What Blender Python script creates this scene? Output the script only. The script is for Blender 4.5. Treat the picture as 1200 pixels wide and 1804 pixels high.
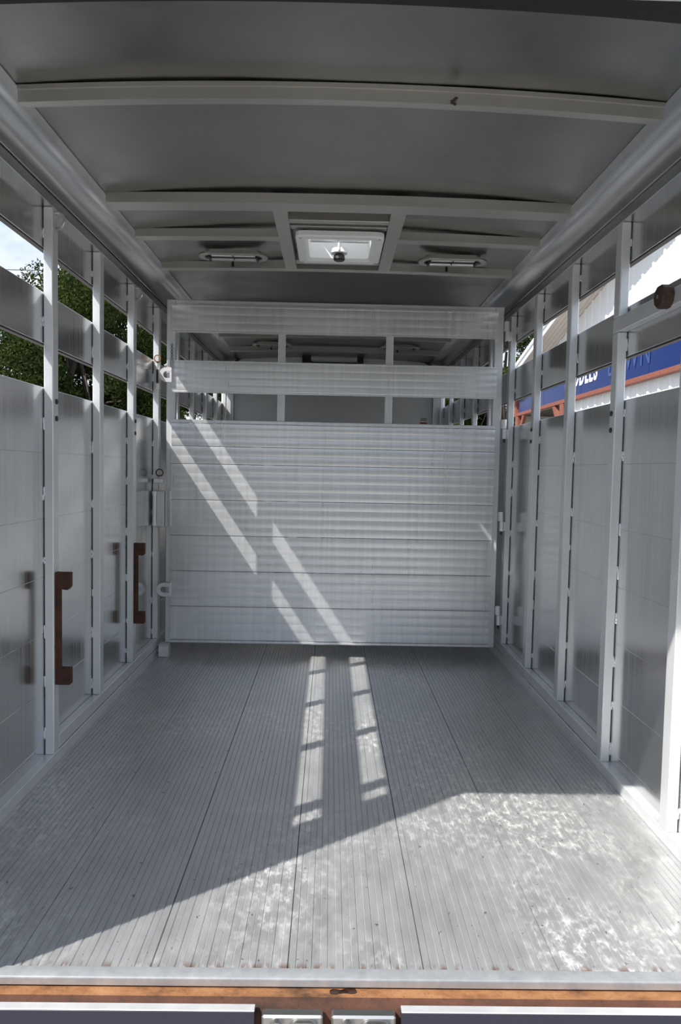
import bpy, math, random
import numpy as np
from mathutils import Vector, Matrix

for o in list(bpy.data.objects):
    bpy.data.objects.remove(o)
scene = bpy.context.scene
COL = scene.collection
random.seed(7)
RNG = np.random.default_rng(11)

# ------------------------------------------------------------------ camera
CAM_LOC = (-0.01524, 0.0, 1.09392)
YAW, PITCH, ROLL, FPX = 0.01482, -0.05774, 0.01995, 1282.0


def camera():
    f = Vector((math.sin(YAW) * math.cos(PITCH), math.cos(YAW) * math.cos(PITCH), math.sin(PITCH)))
    r = Vector((math.cos(YAW), -math.sin(YAW), 0))
    u = r.cross(f)
    c, s = math.cos(ROLL), math.sin(ROLL)
    r2, u2 = c * r + s * u, -s * r + c * u
    m = Matrix((r2, u2, -f)).transposed().to_4x4()
    m.translation = CAM_LOC
    cd = bpy.data.cameras.new('camera')
    cd.sensor_fit = 'VERTICAL'
    cd.sensor_height = 36.0
    cd.sensor_width = 24.0
    cd.lens = FPX / 1804.0 * 36.0
    cd.clip_start = 0.05
    cd.clip_end = 500
    o = bpy.data.objects.new('camera', cd)
    COL.objects.link(o)
    o.matrix_world = m
    scene.camera = o


camera()

# ------------------------------------------------------------------ world and sun
SKY_STRENGTH = 0.95
SUN_STRENGTH = 6.5
EXPOSURE = 0.12


def world():
    w = bpy.data.worlds.new('sky')
    scene.world = w
    w.use_nodes = True
    nt = w.node_tree
    nt.nodes.clear()
    N = nt.nodes.new
    L = nt.links.new
    out = N('ShaderNodeOutputWorld')
    bg = N('ShaderNodeBackground')
    tc = N('ShaderNodeTexCoord')
    sep = N('ShaderNodeSeparateXYZ')
    L(tc.outputs['Generated'], sep.inputs[0])
    ramp = N('ShaderNodeValToRGB')
    ramp.color_ramp.elements[0].position = 0.0
    ramp.color_ramp.elements[0].color = (0.80, 0.89, 1.0, 1)
    e = ramp.color_ramp.elements.new(0.3)
    e.color = (0.42, 0.64, 1.0, 1)
    ramp.color_ramp.elements[-1].position = 1.0
    ramp.color_ramp.elements[-1].color = (0.26, 0.47, 0.90, 1)
    L(sep.outputs['Z'], ramp.inputs[0])
    mp = N('ShaderNodeMapping')
    mp.inputs['Scale'].default_value = (1.0, 1.0, 2.6)
    mp.inputs['Location'].default_value = (0.3, 0.1, 0.35)
    L(tc.outputs['Generated'], mp.inputs[0])
    nz = N('ShaderNodeTexNoise')
    nz.inputs['Scale'].default_value = 3.2
    nz.inputs['Detail'].default_value = 9
    nz.inputs['Roughness'].default_value = 0.58
    nz.inputs['Distortion'].default_value = 0.4
    L(mp.outputs[0], nz.inputs[0])
    cr = N('ShaderNodeValToRGB')
    cr.color_ramp.elements[0].position = 0.40
    cr.color_ramp.elements[0].color = (0, 0, 0, 1)
    cr.color_ramp.elements[1].position = 0.60
    cr.color_ramp.elements[1].color = (1, 1, 1, 1)
    L(nz.outputs['Fac'], cr.inputs[0])
    mix = N('ShaderNodeMixRGB')
    mix.inputs[2].default_value = (1.05, 1.08, 1.12, 1)
    L(cr.outputs[0], mix.inputs[0])
    L(ramp.outputs[0], mix.inputs[1])
    L(mix.outputs[0], bg.inputs[0])
    bg.inputs[1].default_value = SKY_STRENGTH
    L(bg.outputs[0], out.inputs[0])


world()
SUN_DIR = Vector((1.0, 0.77, -1.472)).normalized()
sd = bpy.data.lights.new('sun', 'SUN')
sd.energy = SUN_STRENGTH
sd.angle = math.radians(0.53)
sd.color = (1.0, 0.96, 0.90)
so = bpy.data.objects.new('sun', sd)
COL.objects.link(so)
so.rotation_euler = SUN_DIR.to_track_quat('-Z', 'Y').to_euler()
so.location = (-6, -6, 9)
vs = scene.view_settings
vs.view_transform = 'Standard'
vs.look = 'None'
vs.gamma = 1.0
vs.use_curve_mapping = False
vs.exposure = EXPOSURE


# ------------------------------------------------------------------ materials
def base_mat(name, color, rough=0.5, metal=0.0):
    m = bpy.data.materials.new(name)
    m.use_nodes = True
    b = m.node_tree.nodes['Principled BSDF']
    b.inputs['Base Color'].default_value = (*color, 1)
    b.inputs['Roughness'].default_value = rough
    b.inputs['Metallic'].default_value = metal
    return m, m.node_tree, b


def noise(nt, scale, detail=4, rough=0.55, stretch=(1, 1, 1), loc=(0, 0, 0)):
    tc = nt.nodes.new('ShaderNodeTexCoord')
    geo = nt.nodes.new('ShaderNodeNewGeometry')
    mp = nt.nodes.new('ShaderNodeMapping')
    mp.inputs['Scale'].default_value = stretch
    mp.inputs['Location'].default_value = loc
    nt.links.new(geo.outputs['Position'], mp.inputs[0])
    n = nt.nodes.new('ShaderNodeTexNoise')
    n.inputs['Scale'].default_value = scale
    n.inputs['Detail'].default_value = detail
    n.inputs['Roughness'].default_value = rough
    nt.links.new(mp.outputs[0], n.inputs[0])
    return n.outputs['Fac']


def ramp(nt, src, stops):
    r = nt.nodes.new('ShaderNodeValToRGB')
    els = r.color_ramp.elements
    els[0].position, els[0].color = stops[0][0], (*stops[0][1], 1)
    els[1].position, els[1].color = stops[-1][0], (*stops[-1][1], 1)
    for p, c in stops[1:-1]:
        e = els.new(p)
        e.color = (*c, 1)
    nt.links.new(src, r.inputs[0])
    return r.outputs[0]


def maprange(nt, src, a, b, c, d):
    r = nt.nodes.new('ShaderNodeMapRange')
    r.inputs[1].default_value, r.inputs[2].default_value = a, b
    r.inputs[3].default_value, r.inputs[4].default_value = c, d
    nt.links.new(src, r.inputs[0])
    return r.outputs[0]


def mixc(nt, fac, a, b, mode='MIX'):
    m = nt.nodes.new('ShaderNodeMixRGB')
    m.blend_type = mode
    for i, v in ((0, fac), (1, a), (2, b)):
        if hasattr(v, 'links'):
            nt.links.new(v, m.inputs[i])
        elif isinstance(v, (int, float)):
            m.inputs[i].default_value = v
        else:
            m.inputs[i].default_value = (*v, 1)
    return m.outputs[0]


def bump(nt, b, src, strength, dist):
    n = nt.nodes.new('ShaderNodeBump')
    n.inputs['Strength'].default_value = strength
    n.inputs['Distance'].default_value = dist
    nt.links.new(src, n.inputs['Height'])
    nt.links.new(n.outputs[0], b.inputs['Normal'])


def metal(name, c0, c1, r0, r1, streak=(60, 60, 1.4), scale=1.0, metallic=1.0, blotch=0.35, bmp=0.0, detail=4):
    m, nt, b = base_mat(name, c1, r1, metallic)
    s = noise(nt, scale, detail, 0.6, streak)
    bl = noise(nt, 2.3, 5, 0.6)
    col = ramp(nt, s, [(0.3, c0), (0.7, c1)])
    col = mixc(nt, blotch, col, ramp(nt, bl, [(0.35, tuple(x * 0.82 for x in c0)), (0.65, tuple(min(1, x * 1.06) for x in c1))]))
    nt.links.new(col, b.inputs['Base Color'])
    nt.links.new(maprange(nt, s, 0.3, 0.7, r0, r1), b.inputs['Roughness'])
    if bmp:
        bump(nt, b, bl, bmp, 0.02)
    return m


M = {}
M['sheet'] = metal('brushed aluminium sheet', (0.65, 0.655, 0.66), (0.81, 0.81, 0.81), 0.13, 0.26, (1, 70, 0.7), metallic=0.96, blotch=0.25)
M['gate'] = metal('brushed aluminium slats', (0.80, 0.805, 0.81), (0.92, 0.925, 0.93), 0.27, 0.33, (42, 1, 1.3), metallic=0.74, blotch=0.12, detail=3)
M['tube'] = metal('mill aluminium tube', (0.70, 0.715, 0.73), (0.78, 0.795, 0.81), 0.32, 0.42, (12, 12, 1.0), metallic=0.45)
M['cove'] = metal('aluminium corner extrusion', (0.56, 0.56, 0.56), (0.60, 0.60, 0.60), 0.24, 0.28, (4, 1, 4), metallic=1.0)
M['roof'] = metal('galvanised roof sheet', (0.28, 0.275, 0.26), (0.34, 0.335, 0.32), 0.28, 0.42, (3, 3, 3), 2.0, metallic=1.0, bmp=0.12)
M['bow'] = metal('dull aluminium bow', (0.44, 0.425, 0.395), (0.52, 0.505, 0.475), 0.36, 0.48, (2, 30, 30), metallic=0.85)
M['cast'] = metal('cast aluminium', (0.80, 0.81, 0.82), (0.9, 0.9, 0.91), 0.35, 0.5, (20, 20, 20), metallic=0.6)
M['frontwall'] = base_mat('grey white painted panel', (0.62, 0.63, 0.63), 0.45)[0]
M['white'] = base_mat('white plastic', (0.82, 0.82, 0.80), 0.4)[0]
M['black'] = base_mat('black plastic', (0.015, 0.015, 0.015), 0.45)[0]
M['steel'] = base_mat('zinc steel', (0.55, 0.54, 0.52), 0.35, 1.0)[0]
M['darksteel'] = base_mat('dark oxidised steel', (0.06, 0.05, 0.05), 0.5, 0.6)[0]
M['navy'] = base_mat('dark painted steel', (0.03, 0.03, 0.05), 0.4)[0]
M['seal'] = base_mat('black rubber seal', (0.01, 0.01, 0.012), 0.6)[0]


def floor_mat():
    m, nt, b = base_mat('ribbed aluminium floor', (0.6, 0.6, 0.6), 0.5, 0.72)
    f = noise(nt, 14, 6, 0.65, (1, 0.35, 1))
    col = ramp(nt, f, [(0.3, (0.54, 0.545, 0.55)), (0.7, (0.66, 0.665, 0.67))])
    # chalky residue, most of it in broad worn patches
    big = noise(nt, 1.6, 3, 0.5, (1, 1, 1), (3.1, 0.4, 0))
    fine = noise(nt, 42, 7, 0.75, (1, 0.6, 1))
    geo = nt.nodes.new('ShaderNodeNewGeometry')
    dist = nt.nodes.new('ShaderNodeVectorMath')
    dist.operation = 'DISTANCE'
    dist.inputs[1].default_value = (0.55, 1.95, 0)
    nt.links.new(geo.outputs['Position'], dist.inputs[0])
    worn = nt.nodes.new('ShaderNodeMath')
    worn.operation = 'MULTIPLY_ADD'
    nt.links.new(maprange(nt, dist.outputs['Value'], 0.1, 1.0, 1, 0), worn.inputs[0])
    worn.inputs[1].default_value = 0.14
    nt.links.new(big, worn.inputs[2])
    sepx = nt.nodes.new('ShaderNodeSeparateXYZ')
    nt.links.new(geo.outputs['Position'], sepx.inputs[0])
    endm = nt.nodes.new('ShaderNodeMath')
    endm.operation = 'MULTIPLY'
    nt.links.new(maprange(nt, sepx.outputs['Y'], 1.535, 1.560, 1, 0), endm.inputs[0])
    nt.links.new(maprange(nt, noise(nt, 48, 2, 0.5, (1, 0.3, 1), (4, 1, 0)), 0.55, 0.62, 0, 0.85), endm.inputs[1])
    chalk = nt.nodes.new('ShaderNodeMath')
    chalk.operation = 'MULTIPLY'
    nt.links.new(maprange(nt, worn.outputs[0], 0.48, 0.64, 0, 1), chalk.inputs[0])
    nt.links.new(maprange(nt, fine, 0.48, 0.64, 0, 0.8), chalk.inputs[1])
    col = mixc(nt, chalk.outputs[0], col, (0.84, 0.83, 0.81))
    # dark grime specks
    sp = noise(nt, 55, 3, 0.6, (1, 0.7, 1), (9, 2, 0))
    col = mixc(nt, maprange(nt, sp, 0.675, 0.72, 0, 0.75), col, (0.12, 0.11, 0.10))
    col = mixc(nt, endm.outputs[0], col, (0.28, 0.13, 0.07))
    cm = nt.nodes.new('ShaderNodeMath')
    cm.operation = 'MULTIPLY_ADD'
    cm.inputs[1].default_value = -0.5
    cm.inputs[2].default_value = 0.72
    nt.links.new(chalk.outputs[0], cm.inputs[0])
    nt.links.new(cm.outputs[0], b.inputs['Metallic'])
    nt.links.new(col, b.inputs['Base Color'])
    nt.links.new(maprange(nt, f, 0.3, 0.7, 0.34, 0.50), b.inputs['Roughness'])
    return m


M['floor'] = floor_mat()


def rust_mat(name, cols, rough=0.85):
    m, nt, b = base_mat(name, cols[1], rough, 0.1)
    f = noise(nt, 16, 8, 0.7, (0.6, 1, 1))
    g = noise(nt, 120, 4, 0.6)
    col = ramp(nt, f, [(0.3, cols[0]), (0.5, cols[1]), (0.7, cols[2])])
    col = mixc(nt, maprange(nt, g, 0.6, 0.72, 0, 0.6), col, cols[0])
    nt.links.new(col, b.inputs['Base Color'])
    bump(nt, b, g, 0.4, 0.004)
    return m


M['rust'] = rust_mat('orange rusted steel', [(0.07, 0.032, 0.015), (0.26, 0.115, 0.045), (0.36, 0.185, 0.085)])
M['rustdark'] = rust_mat('dark brown rusted steel', [(0.035, 0.018, 0.012), (0.085, 0.034, 0.02), (0.13, 0.05, 0.03)])
M['rubber'] = rust_mat('worn brown rubber', [(0.02, 0.012, 0.009), (0.06, 0.03, 0.018), (0.09, 0.045, 0.025)], 0.6)
M['oil'] = base_mat('dark oil stain', (0.03, 0.012, 0.006), 0.35)[0]


def strip_mat():
    m, nt, b = base_mat('galvanised threshold strip', (0.6, 0.62, 0.64), 0.45, 0.65)
    f = noise(nt, 25, 7, 0.65)
    col = ramp(nt, f, [(0.3, (0.44, 0.46, 0.49)), (0.7, (0.60, 0.615, 0.635))])
    r = noise(nt, 5, 5, 0.6, (1, 1, 1), (2.2, 0, 0))
    col = mixc(nt, maprange(nt, r, 0.70, 0.78, 0, 0.8), col, (0.45, 0.24, 0.14))
    nt.links.new(col, b.inputs['Base Color'])
    return m


M['strip'] = strip_mat()


def dome_mat():
    m = bpy.data.materials.new('translucent white vent dome')
    m.use_nodes = True
    nt = m.node_tree
    b = nt.nodes['Principled BSDF']
    b.inputs['Base Color'].default_value = (0.9, 0.9, 0.9, 1)
    b.inputs['Roughness'].default_value = 0.5
    tr = nt.nodes.new('ShaderNodeBsdfTranslucent')
    tr.inputs[0].default_value = (0.92, 0.92, 0.9, 1)
    mx = nt.nodes.new('ShaderNodeMixShader')
    mx.inputs[0].default_value = 0.6
    nt.links.new(b.outputs[0], mx.inputs[1])
    nt.links.new(tr.outputs[0], mx.inputs[2])
    nt.links.new(mx.outputs[0], nt.nodes['Material Output'].inputs[0])
    return m


M['dome'] = dome_mat()


def leaf_mat(name, a, c):
    m = bpy.data.materials.new(name)
    m.use_nodes = True
    nt = m.node_tree
    b = nt.nodes['Principled BSDF']
    f = noise(nt, 1.4, 3, 0.6)
    col = ramp(nt, f, [(0.35, a), (0.65, c)])
    nt.links.new(col, b.inputs['Base Color'])
    b.inputs['Roughness'].default_value = 0.8
    b.inputs['Specular IOR Level'].default_value = 0.15
    tr = nt.nodes.new('ShaderNodeBsdfTranslucent')
    nt.links.new(col, tr.inputs[0])
    mx = nt.nodes.new('ShaderNodeMixShader')
    mx.inputs[0].default_value = 0.22
    nt.links.new(b.outputs[0], mx.inputs[1])
    nt.links.new(tr.outputs[0], mx.inputs[2])
    nt.links.new(mx.outputs[0], nt.nodes['Material Output'].inputs[0])
    return m


M['leafA'] = leaf_mat('dark green leaves', (0.020, 0.034, 0.007), (0.052, 0.076, 0.014))
M['leafB'] = leaf_mat('mid green leaves', (0.036, 0.062, 0.010), (0.085, 0.125, 0.020))
M['bark'] = rust_mat('bark', [(0.03, 0.024, 0.018), (0.07, 0.055, 0.042), (0.11, 0.09, 0.07)])


def ground_mat():
    m, nt, b = base_mat('pale gravel', (0.3, 0.29, 0.27), 0.9)
    f = noise(nt, 3, 8, 0.7)
    g = noise(nt, 60, 3, 0.6)
    col = ramp(nt, f, [(0.3, (0.22, 0.215, 0.20)), (0.7, (0.34, 0.33, 0.31))])
    col = mixc(nt, 0.4, col, ramp(nt, g, [(0.35, (0.15, 0.145, 0.135)), (0.65, (0.42, 0.41, 0.39))]))
    nt.links.new(col, b.inputs['Base Color'])
    return m


M['ground'] = ground_mat()
M['siding'] = base_mat('white metal siding', (0.80, 0.81, 0.82), 0.4)[0]
M['fascia'] = base_mat('white fascia metal', (0.80, 0.82, 0.84), 0.35)[0]
M['soffit'] = base_mat('beige soffit', (0.62, 0.58, 0.52), 0.6)[0]
M['shingle'] = base_mat('grey roofing', (0.25, 0.25, 0.26), 0.7)[0]
M['signblue'] = base_mat('glossy blue sign', (0.003, 0.020, 0.12), 0.15)[0]
M['signblue'].node_tree.nodes['Principled BSDF'].inputs['Specular IOR Level'].default_value = 0.06
M['ghost'] = base_mat('faded blue lettering', (0.008, 0.033, 0.155), 0.3)[0]
M['letter'] = base_mat('white lettering', (0.85, 0.86, 0.87), 0.4)[0]
M['redwood'] = rust_mat('red brown stained timber', [(0.17, 0.055, 0.035), (0.24, 0.08, 0.05), (0.29, 0.10, 0.065)], 0.7)
M['dark'] = base_mat('dark doorway', (0.05, 0.045, 0.04), 0.8)[0]
M['wire'] = base_mat('black cable', (0.02, 0.02, 0.02), 0.5)[0]
M['paper'] = base_mat('white sticker', (0.72, 0.72, 0.70), 0.5)[0]
M['ink'] = base_mat('dark print', (0.05, 0.05, 0.05), 0.6)[0]
M['inkred'] = base_mat('red print', (0.35, 0.05, 0.03), 0.6)[0]
M['lens'] = base_mat('clear grey lamp lens', (0.45, 0.46, 0.46), 0.15)[0]
M['leafdry'] = base_mat('dry brown debris', (0.06, 0.04, 0.025), 0.8)[0]

# ------------------------------------------------------------------ mesh builder
ORG = {}


class MB:
    def __init__(s):
        s.v = []
        s.f = []

    def add(s, vs, fs):
        k = len(s.v)
        s.v += [tuple(p) for p in vs]
        s.f += [tuple(i + k for i in f) for f in fs]
        return s

    def box(s, x0, x1, y0, y1, z0, z1, c=0.0):
        x0, x1 = min(x0, x1), max(x0, x1)
        y0, y1 = min(y0, y1), max(y0, y1)
        z0, z1 = min(z0, z1), max(z0, z1)
        c = min(c, (x1 - x0) * .49, (y1 - y0) * .49, (z1 - z0) * .49)
        if c <= 0:
            vs = [(x, y, z) for z in (z0, z1) for y in (y0, y1) for x in (x0, x1)]
            return s.add(vs, [(0, 2, 3, 1), (4, 5, 7, 6), (0, 1, 5, 4), (2, 6, 7, 3), (0, 4, 6, 2), (1, 3, 7, 5)])
        vs, idx = [], {}
        lim = ((x0, x1), (y0, y1), (z0, z1))
        for sx in (0, 1):
            for sy in (0, 1):
                for sz in (0, 1):
                    g = (sx, sy, sz)
                    for ax in range(3):
                        p = []
                        for a in range(3):
                            q = lim[a][g[a]]
                            if a != ax:
                                q += c if g[a] == 0 else -c
                            p.append(q)
                        idx[(g, ax)] = len(vs)
                        vs.append(p)
        fs = []
        for ax in range(3):
            b, d = [a for a in range(3) if a != ax]
            for sd in (0, 1):
                q = []
                for (i, j) in ((0, 0), (1, 0), (1, 1), (0, 1)):
                    g = [0, 0, 0]
                    g[ax], g[b], g[d] = sd, i, j
                    q.append(idx[(tuple(g), ax)])
                fs.append(q)
            for i in (0, 1):
                for j in (0, 1):
                    g0, g1 = [0, 0, 0], [0, 0, 0]
                    g0[b], g0[d], g1[b], g1[d] = i, j, i, j
                    g0[ax], g1[ax] = 0, 1
                    g0, g1 = tuple(g0), tuple(g1)
                    fs.append([idx[(g0, b)], idx[(g1, b)], idx[(g1, d)], idx[(g0, d)]])
        for g in {k[0] for k in idx}:
            fs.append([idx[(g, 0)], idx[(g, 1)], idx[(g, 2)]])
        cen = np.array([(x0 + x1) / 2, (y0 + y1) / 2, (z0 + z1) / 2])
        out = []
        V = np.array(vs)
        for f in fs:
            P = V[list(f)]
            n = np.cross(P[1] - P[0], P[2] - P[0])
            out.append(f if n @ (P.mean(0) - cen) > 0 else f[::-1])
        return s.add(vs, out)

    def tube(s, pts, r, n=10, cap=True):
        pts = [Vector(p) for p in pts]
        rs = r if isinstance(r, (list, tuple)) else [r] * len(pts)
        k = len(s.v)
        t0 = (pts[1] - pts[0]).normalized()
        up = Vector((0, 0, 1)) if abs(t0.z) < 0.9 else Vector((1, 0, 0))
        a = t0.cross(up).normalized()
        for i, p in enumerate(pts):
            if i == 0:
                t = t0
            elif i == len(pts) - 1:
                t = (pts[i] - pts[i - 1]).normalized()
            else:
                t = ((pts[i] - pts[i - 1]).normalized() + (pts[i + 1] - pts[i]).normalized()).normalized()
            a = (a - t * a.dot(t)).normalized()
            b = t.cross(a)
            for j in range(n):
                h = 2 * math.pi * j / n
                s.v.append(tuple(p + (a * math.cos(h) + b * math.sin(h)) * rs[i]))
        for i in range(len(pts) - 1):
            for j in range(n):
                j2 = (j + 1) % n
                s.f.append((k + i * n + j, k + i * n + j2, k + (i + 1) * n + j2, k + (i + 1) * n + j))
        if cap:
            s.f.append(tuple(k + j for j in reversed(range(n))))
            e = k + (len(pts) - 1) * n
            s.f.append(tuple(e + j for j in range(n)))
        return s

    def torus(s, c, R, r, axis, n=20, m=8, a0=0, a1=2 * math.pi, ref=None):
        ax = Vector(axis).normalized()
        u = Vector(ref) if ref else ax.orthogonal()
        u = (u - ax * u.dot(ax)).normalized()
        w = ax.cross(u)
        full = abs(a1 - a0 - 2 * math.pi) < 1e-6
        k = len(s.v)
        cnt = n if full else n + 1
        for i in range(cnt):
            h = a0 + (a1 - a0) * i / n
            d = u * math.cos(h) + w * math.sin(h)
            for j in range(m):
                q = 2 * math.pi * j / m
                s.v.append(tuple(Vector(c) + d * (R + r * math.cos(q)) + ax * r * math.sin(q)))
        for i in range(n):
            i2 = (i + 1) % cnt
            for j in range(m):
                j2 = (j + 1) % m
                s.f.append((k + i * m + j, k + i2 * m + j, k + i2 * m + j2, k + i * m + j2))
        return s

    def prism(s, prof, axis, a0, a1, close=True):
        """extrude a closed 2D profile along axis; profile in the other two axes in xyz order"""
        n = len(prof)

        def P(p, a):
            q = [0, 0, 0]
            o = [i for i in range(3) if i != axis]
            q[axis] = a
            q[o[0]], q[o[1]] = p
            return q
        vs = [P(p, a0) for p in prof] + [P(p, a1) for p in prof]
        area = sum(prof[i][0] * prof[(i + 1) % n][1] - prof[(i + 1) % n][0] * prof[i][1] for i in range(n))
        sgn = (1 if area > 0 else -1) * (1 if axis in (0, 2) else -1) * (1 if a1 > a0 else -1)
        fs = []
        for i in range(n):
            j = (i + 1) % n
            q = (i, j, n + j, n + i)
            fs.append(q if sgn > 0 else q[::-1])
        c0 = tuple(range(n))
        c1 = tuple(n + i for i in range(n))
        fs.append(c0[::-1] if sgn > 0 else c0)
        fs.append(c1 if sgn > 0 else c1[::-1])
        return s.add(vs, fs)

    def blob(s, c, r, n=6, m=4):
        rx, ry, rz = r if isinstance(r, (tuple, list)) else (r, r, r)
        k = len(s.v)
        s.v.append((c[0], c[1], c[2] + rz))
        for i in range(1, m):
            t = math.pi * i / m
            for j in range(n):
                h = 2 * math.pi * j / n
                s.v.append((c[0] + rx * math.sin(t) * math.cos(h), c[1] + ry * math.sin(t) * math.sin(h), c[2] + rz * math.cos(t)))
        s.v.append((c[0], c[1], c[2] - rz))
        e = len(s.v) - 1
        for j in range(n):
            j2 = (j + 1) % n
            s.f.append((k, k + 1 + j, k + 1 + j2))
            s.f.append((e, e - n + j2, e - n + j))
            for i in range(m - 2):
                a = k + 1 + i * n
                s.f.append((a + j, a + n + j, a + n + j2, a + j2))
        return s

    def mesh(s, name, mat, org=(0, 0, 0), angle=35):
        me = bpy.data.meshes.new(name)
        V = [(x - org[0], y - org[1], z - org[2]) for x, y, z in s.v]
        me.from_pydata(V, [], s.f)
        me.materials.append(mat)
        me.polygons.foreach_set('use_smooth', [True] * len(me.polygons))
        me.set_sharp_from_angle(angle=math.radians(angle))
        me.update()
        return me

    def build(s, name, mat, parent=None, angle=35, org=None):
        """one mesh object; coordinates are world coordinates"""
        o0 = Vector(org) if org is not None else (ORG.get(parent.name, Vector()) if parent else Vector())
        me = s.mesh(name, M[mat] if isinstance(mat, str) else mat, o0, angle)
        o = bpy.data.objects.new(name, me)
        COL.objects.link(o)
        if parent:
            o.parent = parent
            o.location = o0 - ORG.get(parent.name, Vector())
        else:
            o.location = o0
        ORG[o.name] = o0.copy()
        return o


def empty(name, loc):
    o = bpy.data.objects.new(name, None)
    COL.objects.link(o)
    o.location = loc
    o.empty_display_size = 0.1
    ORG[o.name] = Vector(loc)
    return o


def tag(o, label=None, cat=None, group=None, kind=None):
    for k, v in (('label', label), ('category', cat), ('group', group), ('kind', kind)):
        if v:
            o[k] = v
    return o


def copy_at(src, name, delta, parent):
    c = src.copy()
    COL.objects.link(c)
    c.parent = parent
    c.location = src.location + Vector(delta)
    ORG[c.name] = ORG[src.name] + Vector(delta)
    return c


# ------------------------------------------------------------------ trailer dimensions
XI = 1.0          # inner face of posts
XS = 1.035        # inner face of wall sheets
Y0 = 1.33         # rear end
YF = 6.95         # front wall
SP = 0.5275
POSTS = [2.602 + SP * k for k in range(-2, 9)]       # near face of each post
PW = 0.052
GATE_Y = 4.2

# ground
g = MB()
n = 24
g.add([(-120 + 240 * i / n, -90 + 240 * j / n, -0.45) for j in range(n + 1) for i in range(n + 1)],
      [(j * (n + 1) + i, j * (n + 1) + i + 1, (j + 1) * (n + 1) + i + 1, (j + 1) * (n + 1) + i) for j in range(n) for i in range(n)])
tag(g.build('ground', 'ground'), 'pale gravel lot around the trailer', 'ground', kind='structure')

# ------------------------------------------------------------------ floor
fl = MB().box(-1.06, 1.06, 1.535, YF + .05, -0.12, -0.025).build('floor', 'bow')
tag(fl, 'ribbed aluminium plank floor of the trailer', 'floor', kind='structure')
PLW = 0.30


def plank_mesh(w):
    # ribbed extrusion: raised lands separated by narrow grooves
    nr = max(1, int(round(w / 0.0176)))
    p = w / nr
    prof = [(0.0012, -0.024), (w - 0.0012, -0.024)]
    top = []
    for k in range(nr):
        a = k * p
        hi = 0.0 if k % 2 == 0 else -0.0012
        top += [(a + 0.0008, -0.0030), (a + 0.0018, hi), (a + p - 0.0018, hi), (a + p - 0.0008, -0.0030)]
    return prof + top[::-1]


xs = [0.211 + PLW * k for k in range(-4, 3)]
edges = [-0.9995] + [x for x in xs if -0.985 < x < 0.985] + [0.9995]
mesh_cache = {}
for a, b in zip(edges[:-1], edges[1:]):
    w = round(b - a, 4)
    if w not in mesh_cache:
        mb = MB()
        mb.prism(plank_mesh(w), 1, 1.53, YF)
        mesh_cache[w] = mb.mesh('plank', M['floor'])
    o = bpy.data.objects.new('plank', mesh_cache[w])
    COL.objects.link(o)
    o.parent = fl
    o.location = (a, 0, 0)

# ------------------------------------------------------------------ side walls
JOINTS = [1.365, 1.135, 0.900, 0.690, 0.485, 0.280, 0.085]


def weld(mb, x, y, z0, z1, rnd, every=0.20):
    z = z0 + 0.03 + rnd.random() * 0.05
    while z < z1 - 0.03:
        h = 0.012 + rnd.random() * 0.016
        for k in range(3):
            mb.blob((x + rnd.uniform(-.0015, .0015), y - 0.001 + rnd.uniform(-.001, .001), z + (k - 1) * h * 0.5),
                    (0.0032, 0.0034, h * 0.45), 6, 4)
        z += every * rnd.uniform(0.75, 1.35)


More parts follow.
